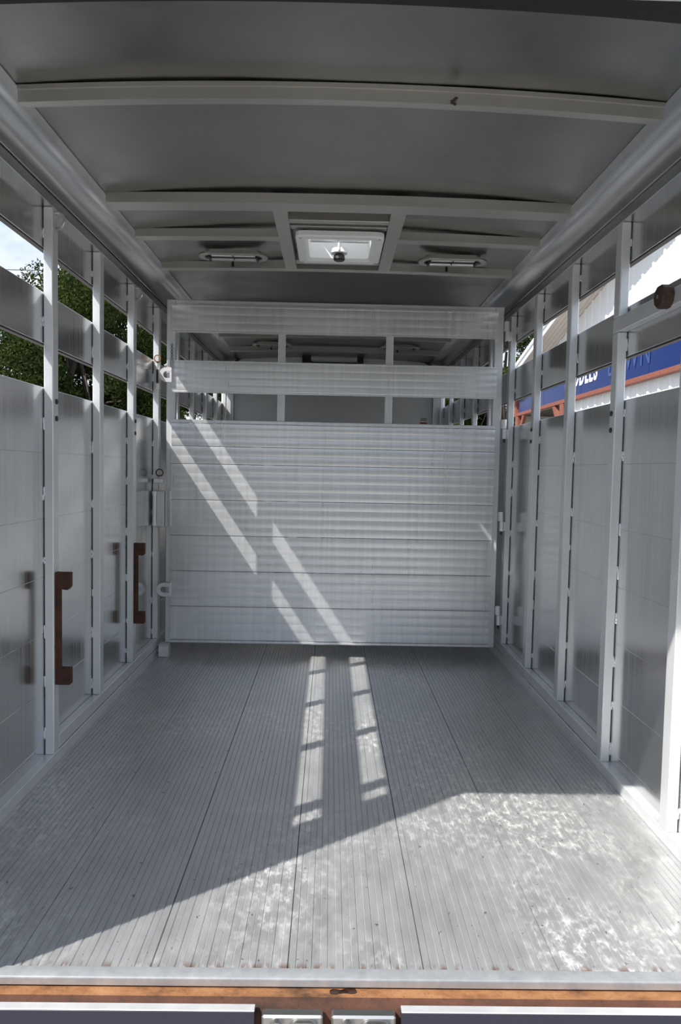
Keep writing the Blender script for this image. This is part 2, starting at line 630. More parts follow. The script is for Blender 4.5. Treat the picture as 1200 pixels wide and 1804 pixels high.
def side_wall(sgn):
    side = 'left' if sgn < 0 else 'right'
    rnd = random.Random(5 + sgn)
    X = lambda v: sgn * v
    # header rail is the wall's own mesh
    w = MB()
    w.box(X(1.0), X(1.06), 1.45, YF, 1.989, 2.026, 0.002)
    wall = w.build('wall_' + side, 'cove')
    tag(wall, '%s aluminium side wall with open slots between slats and square posts' % side, 'wall', kind='structure')
    # concave corner extrusion
    r = 0.085
    prof = [(X(1.002), 2.034)]
    for k in range(13):
        t = math.pi / 2 * k / 12
        prof.append((X(1.0 - r * (1 - math.cos(t))), 2.036 + r * math.sin(t) * 0.93))
    prof += [(X(0.885), 2.1155), (X(0.885), 2.128), (X(1.06), 2.16), (X(1.06), 2.034)]
    MB().prism(prof, 1, 1.45, YF).build('corner_extrusion', 'cove', wall, 25)
    # planks of the solid lower part and the two open slats
    xo = XS + 0.020
    for a, b in zip(JOINTS[:-1], JOINTS[1:]):
        MB().box(X(XS), X(xo), 1.40, YF, b, a, 0.0011).build('plank', 'sheet', wall)
    MB().box(X(XS), X(xo), 1.40, YF, 0.028, JOINTS[-1], 0.0011).build('plank', 'sheet', wall)
    for z0, z1 in ((1.518, 1.697), (1.850, 2.02)):
        s = MB().box(X(XS), X(xo), 1.40, YF, z0, z1, 0.002).build('slat', 'sheet', wall)
        MB().box(X(XS + .001), X(xo), 1.40, YF, z0 - 0.006, z0 - .0002, 0.0).build('shade_strip', 'darksteel', s)  # added dark strip puts the shaded line under each slat into colour
    # base rails
    MB().box(X(1.0), X(1.06), 1.45, YF, -0.004, 0.040, 0.002).build('base_rail', 'tube', wall)
    ur = MB().box(X(1.0), X(XS - .0005), POSTS[2] + PW, YF, 0.0455, 0.0965, 0.002)
    ur.build('upper_base_rail', 'tube', wall)
    # posts
    for k, y in enumerate(POSTS):
        lowbase = 0.040 if y < 2.65 else 0.097
        yy = y + (0.008 if sgn > 0 else 0)
        segs = [(lowbase, 1.989)]
        if sgn > 0 and y < 2.65:
            segs = [(lowbase, 1.604), (1.660, 1.989)]
        for z0, z1 in segs:
            po = MB().box(X(XI), X(XS - 0.0022), yy, yy + PW, z0, z1, 0.003).build('post', 'tube', wall)
            wb = MB()
            for a, b in ((max(z0, 0.05), 1.36), (1.525, 1.69), (1.86, 1.985)):
                if a < z1 and b <= z1 + 0.1 and b > z0:
                    weld(wb, X(XS - 0.002), yy, max(a, z0), min(b, z1), rnd)
            if wb.v:
                tag(wb.build('weld_bead', 'cast', po), kind='stuff')
        # bolts on the inner face of every second post
        if k in (2, 4):
            for z in (1.317, 1.257):
                b = MB().tube([(X(XI - 0.004), yy + PW * .58, z), (X(XI + 0.004), yy + PW * .58, z)], 0.0095, 12)
                b.build('bolt', 'darksteel', po)
        if sgn < 0 and k in (2, 4):
            c = (X(0.985), yy + 0.022, 1.945)
            rg = MB().torus(c, 0.027, 0.0042, (0.55, 0.83, 0), 24, 8)
            rg.build('tie_ring', 'steel', po)
            MB().box(X(0.978), X(1.004), yy + .012, yy + .032, 1.968, 1.978, 0.003).build('ring_loop', 'steel', po)
    if sgn > 0:
        MB().box(1.0, XS - .0005, 1.45, POSTS[2] + .060, 1.606, 1.658, 0.002).build('cross_rail', 'tube', wall)
    # rear jamb
    MB().box(X(0.972), X(1.06), 1.315, 1.45, -0.1, 2.2, 0.004).build('jamb', 'tube', wall)
    return wall


wl = side_wall(-1)
wr = side_wall(1)

# ------------------------------------------------------------------ front wall
fw = MB()
fw.box(-1.06, 1.06, YF, YF + .04, -0.1, 2.2)
wf = fw.build('wall_front', 'frontwall')
tag(wf, 'grey white painted front wall behind the divider gate', 'wall', kind='structure')
for sx in (-1, 1):
    MB().box(sx * 0.945, sx * 1.034, YF - .03, YF - .0005, 0.0, 2.05, 0.003).build('corner_post', 'tube', wf)

# ------------------------------------------------------------------ ceiling


def roof_z(x, crown=0.034):
    return 2.119 + crown * (1 - (x / 0.9) ** 2) if abs(x) < 0.9 else 2.119


def roof():
    xs_ = [-1.06, -0.97, -0.9] + [-0.9 + 0.1 * k for k in range(1, 7)] + [-0.139, 0.151] + [0.3 + 0.1 * k for k in range(0, 7)] + [0.97, 1.06]
    ys_ = [1.36, 1.66, 2.0, 2.4, 2.8, 3.03, 3.188, 3.502, 3.9, 4.4, 5.0, 5.8, 6.4, YF + .04]
    mb = MB()
    idx = {}
    for lv in (0, 1):
        for i, x in enumerate(xs_):
            for j, y in enumerate(ys_):
                wob = 0.004 * math.sin(7.1 * y + 2 * x) * math.cos(2.7 * x + 1.3 * y) if abs(x) < .85 and y not in (3.188, 3.502) else 0
                idx[(lv, i, j)] = len(mb.v)
                mb.v.append((x, y, roof_z(x) + wob + lv * 0.03))
    hole = lambda i, j: xs_[i] == -0.139 and ys_[j] == 3.188
    for i in range(len(xs_) - 1):
        for j in range(len(ys_) - 1):
            if hole(i, j):
                for (a, b) in (((i, j), (i + 1, j)), ((i + 1, j), (i + 1, j + 1)), ((i + 1, j + 1), (i, j + 1)), ((i, j + 1), (i, j))):
                    mb.f.append((idx[(0, *a)], idx[(0, *b)], idx[(1, *b)], idx[(1, *a)]))
                continue
            mb.f.append((idx[(0, i, j)], idx[(0, i, j + 1)], idx[(0, i + 1, j + 1)], idx[(0, i + 1, j)]))
            mb.f.append((idx[(1, i, j)], idx[(1, i + 1, j)], idx[(1, i + 1, j + 1)], idx[(1, i, j + 1)]))
    for (i0, j0, di, dj, n_) in ((0, 0, 1, 0, len(xs_) - 1), (0, len(ys_) - 1, 1, 0, len(xs_) - 1), (0, 0, 0, 1, len(ys_) - 1), (len(xs_) - 1, 0, 0, 1, len(ys_) - 1)):
        for q in range(n_):
            a = (i0 + di * q, j0 + dj * q)
            b = (a[0] + di, a[1] + dj)
            mb.f.append((idx[(0, *a)], idx[(0, *b)], idx[(1, *b)], idx[(1, *a)]))
    return mb.build('ceiling', 'roof', None, 50)


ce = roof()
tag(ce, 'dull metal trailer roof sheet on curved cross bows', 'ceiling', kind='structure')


def bow(y, x0, x1, h, d, crown, name='roof_bow', lip=0.0, zoff=0.0, mat='bow'):
    mb = MB()
    n_ = max(2, int((x1 - x0) / 0.1))
    k = 0
    sec = [(0, 0.004), (0, -h), (d, -h), (d, 0.004)]
    if lip:
        sec = [(0, -0.002), (0, -0.014), (0.005, -0.015), (0.005, -h), (lip, -h), (lip, -h + .012), (lip + d, -h + .014), (lip + d, -.002)]
    m_ = len(sec)
    for i in range(n_ + 1):
        x = x0 + (x1 - x0) * i / n_
        z = 2.1185 + crown * (1 - (x / 0.9) ** 2) + zoff
        for (dy, dz) in sec:
            mb.v.append((x, y + dy, z + dz))
    for i in range(n_):
        for j in range(m_):
            j2 = (j + 1) % m_
            mb.f.append((i * m_ + j, i * m_ + j2, (i + 1) * m_ + j2, (i + 1) * m_ + j))
    mb.f.append(tuple(reversed(range(m_))))
    mb.f.append(tuple(n_ * m_ + j for j in range(m_)))
    return mb.build(name, mat, ce, 25)


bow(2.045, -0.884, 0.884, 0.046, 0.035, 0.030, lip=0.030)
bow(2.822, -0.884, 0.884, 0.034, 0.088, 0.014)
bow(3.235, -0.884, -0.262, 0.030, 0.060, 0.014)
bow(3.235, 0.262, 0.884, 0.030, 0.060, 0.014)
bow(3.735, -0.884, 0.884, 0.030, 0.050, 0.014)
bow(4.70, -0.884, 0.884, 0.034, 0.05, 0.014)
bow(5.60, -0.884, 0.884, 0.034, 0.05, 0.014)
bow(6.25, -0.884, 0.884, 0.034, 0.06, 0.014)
# longitudinal members framing the roof vent
for a, b in ((-0.262, -0.204), (0.204, 0.264)):
    MB().box(a, b, 2.893, 3.735, 2.100, 2.150, 0.002).build('roof_stringer', 'bow', ce)
MB().box(-0.204, 0.204, 3.005, 3.045, 2.098, 2.150, 0.002).build('vent_trimmer', 'bow', ce)
MB().box(-0.204, 0.204, 3.115, 3.155, 2.110, 2.150, 0.002).build('vent_trimmer', 'bow', ce)
MB().box(-0.204, 0.204, 3.60, 3.66, 2.105, 2.150, 0.002).build('vent_trimmer', 'bow', ce)
# rear header over the opening
rh = MB()
rh.box(-1.06, 1.06, 1.345, 1.525, 2.055, 2.119, 0.003)
rh.build('rear_header', 'tube', ce)
bow(1.530, -0.98, 0.98, 0.040, 0.122, 0.034, 'rear_seal', mat='seal')
bow(1.654, -0.98, 0.98, 0.010, 0.026, 0.034, 'rear_lip')


# ------------------------------------------------------------------ divider gate
def gate():
    root = empty('divider_gate', (0.955, GATE_Y, 0.075))
    tag(root, 'wide ribbed aluminium divider gate across the middle of the trailer', 'gate')
    GX = 0.956
    zt, zb = 2.036, 0.076
    yf, yb = GATE_Y - 0.018, GATE_Y + 0.030
    for sx in (-1, 1):
        MB().box(sx * GX, sx * (GX - 0.048), yf, yb, zb, zt, 0.003).build('stile', 'tube', root)
    MB().box(-GX + .0482, GX - .0482, yf, yb, zt - 0.036, zt, 0.003).build('top_rail', 'tube', root)
    MB().box(-GX + .0482, GX - .0482, yf, yb, zb, zb + 0.03, 0.003).build('bottom_rail', 'tube', root)
    for x0 in (-0.326, 0.289):
        MB().box(x0, x0 + 0.041, yf + .004, yb - .002, zb + .031, zt - .037, 0.003).build('upright', 'tube', root)

    def ridged(z0, z1, nr, x0, x1, lip=0.0):
        # profile in (y, z): convex ridges on the rear face
        prof = [(yf - 0.001, z1), (yf - 0.001, z0)]
        pts = []
        h = (z1 - z0 - 2 * lip) / nr
        if lip:
            pts += [(yf - 0.016, z0), (yf - 0.016, z0 + lip - .0015)]
        for k in range(nr):
            a = z0 + lip + k * h
            for t in (0.03, 0.12, 0.3, 0.5, 0.7, 0.88, 0.98):
                # lap shape: fullest near the bottom of each ridge
                bul = math.sin(math.pi * t) ** 0.7 * (1.0 - 0.3 * t)
                pts.append((yf - 0.0120 - 0.0019 * bul, a + t * h))
        if lip:
            pts += [(yf - 0.016, z1 - lip + .0015), (yf - 0.016, z1)]
        return MB().prism(prof + pts, 0, x0, x1)
    XA, XB = -0.924, 0.922
    ridged(1.853, 2.006, 3, XA, XB, 0.010).build('slat', 'gate', root, 50)
    ridged(1.515, 1.695, 4, XA, XB, 0.008).build('slat', 'gate', root, 50)
    MB().box(XA, XB, yf - .0155, yf - .0005, 1.343, 1.363, 0.002).build('top_lip', 'gate', root)
    zs = [1.3425, 1.213, 1.112, 0.907, 0.702, 0.497, 0.292, 0.096]
    for a, b in zip(zs[:-1], zs[1:]):
        nr = max(2, int(round((a - b) / 0.0505)))
        ridged(b + 0.0006, a - 0.0006, nr, XA, XB, 0.0).build('slat', 'gate', root, 50)
    MB().box(XA, XB, yf - .014, yf - .0005, zb + .004, zb + .0195, 0.002).build('bottom_lip', 'gate', root)
    # hinges on the right stile
    for z in (1.898, 1.345, 0.815, 0.268):
        h = MB()
        h.tube([(0.9735, yf - .008, z + 0.002), (0.9735, yf - .008, z + 0.055)], 0.0135, 16)
        h.box(0.9572, 0.9735, yf - .012, yf + .002, z + .004, z + .053)
        h.build('hinge_barrel', 'cast', root)
        h = MB()
        h.tube([(0.9775, yf - .008, z - 0.055), (0.9775, yf - .008, z)], 0.0135, 16)
        h.box(0.9775, 0.9995, yf - .010, yf + .002, z - .052, z - .003)
        hb = h.build('hinge_barrel', 'cast', root)
        MB().tube([(0.976, yf - .008, z - 0.075), (0.976, yf - .008, z - 0.055)], 0.006, 8).build('hinge_pin', 'darksteel', hb)
    # latch loops on the left stile

    def loop(z0, z1, x0=-0.992, x1=-0.922, t=0.022):
        l = MB()
        zc, R = (z0 + z1) / 2, (z1 - z0) / 2 - t / 2
        path = [(x1, zc + R)] + [(x0 + R + t / 2 - R * math.sin(a), zc + R * math.cos(a)) for a in [math.pi * i / 10 for i in range(11)]] + [(x1, zc - R)]
        ins, outs = [], []
        for i, (x, z) in enumerate(path):
            if i == 0:
                nx, nz = 0, 1
            elif i == len(path) - 1:
                nx, nz = 0, -1
            else:
                a = math.pi * (i - 1) / 10
                nx, nz = -math.sin(a), math.cos(a)
            outs.append((x + nx * t / 2, z + nz * t / 2))
            ins.append((x - nx * t / 2, z - nz * t / 2))
        k = len(path)
        yA, yB = yf - .032, yf - .012
        vs = [(x, yA, z) for x, z in outs] + [(x, yA, z) for x, z in ins] + [(x, yB, z) for x, z in outs] + [(x, yB, z) for x, z in ins]
        fs = []
        for i in range(k - 1):
            fs += [(i, k + i, k + i + 1, i + 1), (2 * k + i, 2 * k + i + 1, 3 * k + i + 1, 3 * k + i),
                   (i, i + 1, 2 * k + i + 1, 2 * k + i), (k + i, 3 * k + i, 3 * k + i + 1, k + i + 1)]
        fs += [(0, 2 * k, 3 * k, k), (k - 1, 2 * k - 1, 4 * k - 1, 3 * k - 1)]
        l.add(vs, fs)
        l.box(x1 - 0.010, x1 + .002, yf - .031, yf + .0, z0 + .004, z1 - .004, 0.002)
        return l
    loop(1.570, 1.652).build('latch_loop', 'cast', root)
    loop(0.350, 0.428, -1.012 + .012).build('latch_loop', 'cast', root)
    c = MB()
    c.tube([(-0.930, yf - .018, 1.655), (-0.930, yf - .018, 1.695)], 0.016, 16)
    c.tube([(-0.948, yf - .026, 1.668), (-0.962, yf - .030, 1.660)], 0.007, 8)
    pc = c.build('pin_collar', 'steel', root)
    ch = MB()
    for k in range(9):
        ch.torus((-0.926, yf - .008, 1.705 + k * 0.0095), 0.0055, 0.0014, (1, 0, 0) if k % 2 else (0, 1, 0), 10, 5)
    ch.build('chain', 'darksteel', pc)
    # slam latch channel on the stile
    s = MB()
    s.box(-0.952, -0.944, yf - .030, yf - .001, 0.752, 0.958, 0.002)
    s.box(-0.952, -0.922, yf - .010, yf - .001, 0.752, 0.958, 0.002)
    s.box(-0.932, -0.922, yf - .030, yf - .001, 0.752, 0.958, 0.002)
    s.build('latch_channel', 'tube', root)
    return root


gate()

# latches on the left wall post
yl = POSTS[5] - 0.016
t = empty('pin_latch', (-1.004, yl, 1.53))
tag(t, 'upper spring pin latch with steel ring on the left wall post', 'latch')
MB().tube([(-1.006, yl, 1.640), (-1.006, yl, 1.674)], 0.0145, 14).build('collar', 'cast', t)
MB().tube([(-1.004, yl, 1.533), (-1.004, yl, 1.562)], 0.0125, 14).build('collar', 'cast', t)
MB().tube([(-1.005, yl, 1.545), (-1.005, yl, 1.685)], 0.0062, 10).build('pin', 'darksteel', t)
MB().torus((-1.005, yl, 1.702), 0.0185, 0.0034, (0, 1, 0), 24, 8).build('ring', 'rust', t)

t = empty('slam_latch', (-0.99, yl, 0.745))
tag(t, 'aluminium slide latch with pull ring halfway up the left post', 'latch')
br_ = MB().tube([(-1.014, yl - .01, 0.762), (-1.014, yl - .01, 0.944)], 0.0135, 16)
br_ = br_.build('barrel', 'cast', t)
for z in (0.756, 0.932):
    MB().tube([(-1.014, yl - .01, z), (-1.014, yl - .01, z + .020)], 0.0165, 16).build('barrel_cap', 'cast', br_)
MB().box(-1.002, -0.957, yl - .024, yl + .006, 0.746, 0.956, 0.006).build('plate', 'tube', t)
MB().tube([(-0.985, yl - .008, 0.957), (-0.985, yl - .008, 1.036)], 0.0052, 10).build('pin', 'steel', t)
MB().box(-1.020, -0.968, yl - .018, yl + .006, 0.998, 1.026, 0.004).build('guide_tab', 'cast', t)
MB().torus((-0.988, yl - .008, 1.058), 0.0195, 0.0036, (0, 1, 0), 24, 8).build('ring', 'darksteel', t)

t = MB().box(-0.984, -0.926, 4.135, 4.195, 0.0005, 0.066, 0.003)
t = t.build('gate_stop', 'cast', None, org=(-0.955, 4.165, 0.0))
tag(t, 'small white aluminium stop block under the gate corner', 'stop block')
cp = MB().box(-0.9845, -0.9255, 4.1335, 4.196, 0.0665, 0.074, 0.002).build('cap', 'tube', t)
for dz in (0.022, 0.056):
    MB().tube([(-0.990, 4.15, dz), (-0.9835, 4.15, dz)], 0.006, 8).build('bolt', 'darksteel', t)


# rusty brackets on the left posts
def bracket(y, label):
    t = empty('steel_bracket', (-1.0, y, 0.29))
    tag(t, label, 'bracket', 'rusty brackets on left wall posts')
    MB().box(-0.9998, -0.994, y, y + .034, 0.295, 0.705, 0.001).build('back_plate', 'rustdark', t)
    MB().box(-0.9938, -0.976, y, y + .006, 0.3545, 0.6455, 0.001).build('bar', 'rustdark', t)
    for z0, z1 in ((0.295, 0.354), (0.646, 0.704)):
        b = MB()
        b.prism([(-0.9938, z0), (-0.948, z0), (-0.948, z1), (-0.9938, z1)] if z0 < .5 else
                [(-0.9938, z0), (-0.956, z0 - .004), (-0.948, z0 + .006), (-0.948, z1), (-0.9938, z1)], 1, y, y + .034)
        b.build('block', 'rustdark', t)


bracket(POSTS[2] + .012, 'rusty brown steel bracket on the nearest post of the left wall')
bracket(POSTS[4] + .008, 'rusty brown steel bracket on the left wall post nearer the gate')

# rubber bumper on the right cross rail
t = empty('rubber_bumper', (1.0, 2.222, 1.636))
tag(t, 'round dark rubber bumper on the right wall cross rail', 'bumper')
pad = MB().tube([(0.9995, 2.222, 1.636), (0.971, 2.222, 1.636), (0.966, 2.222, 1.636)], [0.036, 0.036, 0.032], 10)
pad = pad.build('pad', 'rubber', t, 25)
MB().tube([(0.9655, 2.222, 1.636), (0.963, 2.222, 1.636)], 0.006, 8).build('bolt', 'steel', pad)


# ------------------------------------------------------------------ roof vent and slot vents
def rrect(x0, x1, y0, y1, r, n=5):
    out = []
    for cx, cy, a in ((x1 - r, y1 - r, 0), (x0 + r, y1 - r, 90), (x0 + r, y0 + r, 180), (x1 - r, y0 + r, 270)):
        for k in range(n + 1):
            h = math.radians(a + 90 * k / n)
            out.append((cx + r * math.cos(h), cy + r * math.sin(h)))
    return out


def ringmesh(loops):
    """connect equal-length closed loops of 3D points in order"""
    mb = MB()
    n_ = len(loops[0])
    for l in loops:
        mb.v += [tuple(p) for p in l]
    for a in range(len(loops) - 1):
        for i in range(n_):
            j = (i + 1) % n_
            mb.f.append((a * n_ + i, a * n_ + j, (a + 1) * n_ + j, (a + 1) * n_ + i))
    return mb


def roof_vent():
    cx, cy = 0.006, 3.345
    t = empty('roof_vent', (cx, cy, 2.08))
    tag(t, 'white plastic roof vent with black crank knob and open lid', 'roof vent')
    zf = 2.078
    L3 = lambda hw, hd, r, z: [(cx + a, cy + b, z) for a, b in rrect(-hw, hw, -hd, hd, r)]
    fr = ringmesh([L3(.190, .205, .035, zf + .024), L3(.190, .205, .035, zf + .006), L3(.184, .199, .033, zf), L3(.150, .165, .02, zf),
                   L3(.138, .150, .02, zf + .012), L3(.134, .146, .02, zf + .10), L3(.134, .146, .02, zf + .155),
                   L3(.146, .158, .02, zf + .155), L3(.146, .158, .02, zf + .024), L3(.190, .205, .035, zf + .024)])
    fr.build('frame', 'white', t, 30)
    # lid: shallow dome, tilted open towards the front
    lid = MB()
    loops = []
    for hw, hd, z in ((.178, .190, 0), (.178, .190, .03), (.15, .16, .045), (.08, .09, .052), (.002, .002, .054)):
        loops.append([(cx + a, cy + b, z) for a, b in rrect(-hw, hw, -hd, hd, min(.03, hw * .9))])
    lid = ringmesh(loops)
    ang = math.radians(24)
    hy, hz = cy + .19, zf + .165
    v2 = []
    for x, y, z in lid.v:
        dy = y - hy
        v2.append((x, hy + dy * math.cos(ang) - z * math.sin(ang) * -1 * 0, hz - dy * math.sin(ang) + z))
    lid.v = v2
    lid.build('lid', 'dome', t, 40)
    MB().box(cx - .132, cx + .132, cy + .03, cy + .042, zf + .05, zf + .062, .002).build('cross_bar', 'steel', t)
    a = MB()
    a.tube([(cx - .002, cy + .02, zf + .01), (cx - .002, cy + .035, zf + .055), (cx - .002, cy - .02, zf + .14)], 0.007, 8)
    a.build('lift_arm', 'steel', t)
    MB().tube([(cx, cy + .055, zf + .026), (cx, cy + .055, zf + .006)], [0.034, 0.038], 18).build('crank_housing', 'white', t)
    MB().tube([(cx, cy + .055, zf + .006), (cx, cy + .055, zf - .004), (cx, cy + .055, zf - .022), (cx, cy + .055, zf - .027)], [0.016, 0.025, 0.027, 0.021], 14).build('crank_knob', 'black', t, 30)
    for sx in (-1, 1):
        for sy in (-1, 1):
            MB().tube([(cx + sx * .170, cy + sy * .178, zf), (cx + sx * .170, cy + sy * .178, zf - .003)], 0.005, 8).build('screw', 'steel', t)


roof_vent()


def slot_vent(cx, cy, label, z=2.098, group=None):
    t = empty('ceiling_vent', (cx, cy, z))
    tag(t, label, 'vent', group)
    L3 = lambda hw, hd, r, zz: [(cx + a, cy + b, zz) for a, b in rrect(-hw, hw, -hd, hd, r, 8)]
    fr = ringmesh([L3(.165, .062, .061, z + .012), L3(.165, .062, .061, z + .003), L3(.162, .059, .058, z), L3(.138, .040, .039, z),
                   L3(.134, .036, .035, z + .006), L3(.134, .036, .035, z + .03)])
    fr.build('frame', 'bow', t, 30)
    MB().box(cx - .105, cx + .105, cy - .036, cy - .004, z + .004, z + .010, .001).build('louver', 'white', t)
    MB().box(cx - .105, cx + .105, cy + .002, cy + .036, z + .010, z + .016, .001).build('dark_slot', 'seal', t)  # black panel stands in for the shaded slot, no opening behind it
    for sx in (-1, 1):
        MB().box(cx + sx * .108, cx + sx * .118, cy - .034, cy + .040, z - .008, z + .012, .001).build('hinge_arm', 'black', t)
    MB().box(cx - .002, cx + .002, cy - .036, cy + .036, z, z + .006).build('divider', 'black', t)
    MB().tube([(cx - .014, cy + .085, z + .010), (cx - .014, cy + .085, z - .018)], [0.005, 0.007], 10).build('pull_knob', 'black', t)


slot_vent(-0.500, 3.560, 'oval slot vent in the ceiling left of the roof vent', group='ceiling slot vents')
slot_vent(0.552, 3.560, 'oval slot vent in the ceiling right of the roof vent', group='ceiling slot vents')
slot_vent(-0.520, 6.12, 'far oval slot vent seen above the gate on the left', z=2.110, group='ceiling slot vents')
slot_vent(0.545, 6.12, 'far oval slot vent seen above the gate on the right', z=2.110, group='ceiling slot vents')

# ------------------------------------------------------------------ front compartment fittings
t = empty('interior_light', (0.0, YF - .06, 2.08))
tag(t, 'grey lensed light in black housing on the front wall', 'light')
MB().box(-0.30, 0.275, YF - .030, YF - .0005, 2.075, 2.190, 0.004).build('housing', 'black', t)
MB().prism([(YF - .030, 2.105), (YF - .075, 2.115), (YF - .082, 2.140), (YF - .070, 2.165), (YF - .030, 2.170)], 0, -0.215, 0.215).build('lens', 'lens', t)
for sx in (-1, 1):
    MB().box(sx * .216 - .0, sx * .262, YF - .085, YF - .0305, 2.09, 2.185, 0.006).build('end_cap', 'black', t)
t = empty('cable_conduit', (-0.3, YF - .02, 2.15))
tag(t, 'black cable conduit looping down in the front left corner', 'conduit')
pts = [(-0.302, YF - .022, 2.165), (-0.60, YF - .022, 2.158), (-0.80, YF - .022, 2.150)]
pts += [(-0.80 - 0.13 * math.sin(a), YF - .022, 2.15 - 0.09 * (1 - math.cos(a))) for a in [math.pi * k / 8 for k in range(1, 9)]]
MB().tube(pts, 0.014, 8).build('conduit', 'black', t)
t = empty('cable_conduit', (0.3, YF - .02, 2.14))
tag(t, 'black cable conduit looping down in the front right corner', 'conduit')
pts = [(0.277, YF - .022, 2.165), (0.60, YF - .022, 2.152), (0.80, YF - .022, 2.138)]
pts += [(0.80 + 0.13 * math.sin(a), YF - .022, 2.138 - 0.09 * (1 - math.cos(a))) for a in [math.pi * k / 8 for k in range(1, 9)]]
MB().tube(pts, 0.014, 8).build('conduit', 'black', t)
t = MB().box(0.825, 0.895, YF - .0025, YF - .0003, 1.545, 1.612).build('sticker', 'paper', None, org=(0.86, YF - .001, 1.56))
tag(t, 'small white sticker with dark print on the front wall', 'sticker')
for k in range(3):
    MB().box(0.829, 0.891, YF - .0032, YF - .0026, 1.597 - k * .011, 1.603 - k * .011).build('print_line', 'ink', t)
MB().box(0.826, 0.894, YF - .0032, YF - .0026, 1.546, 1.562).build('print_bar', 'inkred', t)

# ------------------------------------------------------------------ rear sill
t = MB()
t.prism([(1.497, -0.001), (1.497, 0.0045), (1.500, 0.006), (1.5295, 0.006), (1.5295, -0.001)], 0, -1.0, 1.0)
t.box(-1.0, 1.0, 1.4965, 1.5005, -0.012, 0.003)
t = t.build('trim_1', 'strip')
tag(t, 'galvanised threshold strip across the rear end of the floor', 'threshold', kind='structure')
t = MB()
prof = [(1.5290, -0.016), (1.474, -0.0175), (1.474, -0.118), (1.5290, -0.118)]
t.prism(prof, 0, -1.05, 1.05)
t = t.build('sill_beam', 'rust', None, org=(0, 1.48, -.118))
tag(t, 'orange rusty steel beam under the threshold strip', 'beam')
MB().prism([(1.4738, -0.0178), (1.466, -0.0195), (1.458, -0.024), (1.4512, -0.034), (1.4505, -0.118), (1.4738, -0.118)], 0, -1.05, 1.05).build('lower_flange', 'rustdark', t)
st = MB()
for (cx, cy, rx, ry) in ((0.046, 1.492, .017, .0085), (0.018, 1.489, .016, .0075), (0.033, 1.4895, .012, .005)):
    k = len(st.v)
    for i in range(16):
        h = 2 * math.pi * i / 16
        rr = 1 + 0.12 * math.sin(3 * h + cx * 90)
        st.v.append((cx + rx * rr * math.cos(h), cy + ry * rr * math.sin(h), -0.0160 + (cy + ry * rr * math.sin(h) - 1.529) * 0.0317))
    st.v += [(x, y, z - .0006) for x, y, z in st.v[k:k + 16]]
    st.f.append(tuple(k + i for i in range(16)))
    for i in range(16):
        j = (i + 1) % 16
        st.f.append((k + i, k + 16 + i, k + 16 + j, k + j))
st.v = [(x, y, z + .0012) for x, y, z in st.v]
st.build('oil_stain', 'oil', t)


def bumper_bar(x0, x1, label):
    t = MB().box(x0, x1, 1.430, 1.4485, -0.20, -0.0175, 0.001).build('bumper_bar', 'navy', None, org=((x0 + x1) / 2, 1.44, -.2))
    tag(t, label, 'bumper bar', 'rear bumper bars')
    MB().box(x0, x1, 1.4295, 1.4495, -0.0173, -0.0145, 0.001).build('cap_strip', 'cast', t)


bumper_bar(-1.05, -0.150, 'dark bar with bright cap below the rusty beam on the left')
bumper_bar(0.152, 1.05, 'dark bar with bright cap below the rusty beam on the right')


def casting(x0, x1, label):
    t = empty('latch_casting', ((x0 + x1) / 2, 1.43, -.12))
    tag(t, label, 'casting', 'cast rear latch parts')
    m = MB()
    m.box(x0, x1, 1.425, 1.4495, -0.12, -0.022, 0.004)
    m.build('body', 'steel', t)
    w = x1 - x0
    m = MB()
    m.tube([(x0 + w * .25, 1.426, -0.042), (x0 + w * .25, 1.412, -0.042)], 0.016, 14)
    m.build('boss', 'steel', t)
    MB().tube([(x0 + w * .25, 1.4115, -0.042), (x0 + w * .25, 1.4085, -0.042)], 0.008, 8).build('bolt', 'rust', t)
    MB().prism(rrect(x0 + w * .45, x1 - .008, -0.10, -0.028, 0.018), 1, 1.414, 1.4245).build('lug', 'steel', t)


casting(-0.135, -0.010, 'cast aluminium latch piece left of centre below the beam')
casting(0.008, 0.140, 'cast aluminium latch piece right of centre below the beam')

# small debris lying on the floor and stuck under the roof
t = MB()
for k in range(7):
    a = k * 0.9
    t.blob((0.862 + 0.008 * math.cos(a), 1.668 + 0.010 * math.sin(a * 1.7), 0.004), (0.007, 0.005, 0.0035), 6, 4)
tag(t.build('debris', 'leafdry', None, org=(0.862, 1.668, 0)), 'dark scrap of debris near the right rear corner of the floor', 'debris')
t = MB()
for k in range(5):
    t.blob((0.302 + 0.006 * math.cos(k * 1.3), 2.042, 2.112 - 0.004 * k), (0.005, 0.003, 0.004), 6, 4)
tag(t.build('insect_nest', 'leafdry', None, org=(0.302, 2.042, 2.115)), 'small dark insect nest on the nearest roof bow', 'nest')

# ------------------------------------------------------------------ shop building
BX = 6.5
RAKE = 0.22
RIDGE_Y = 13.0


def soff(y):
    return 4.80 + RAKE * (21.77 - y) if y > RIDGE_Y else 4.80 + RAKE * (21.77 - RIDGE_Y) - RAKE * (RIDGE_Y - y)


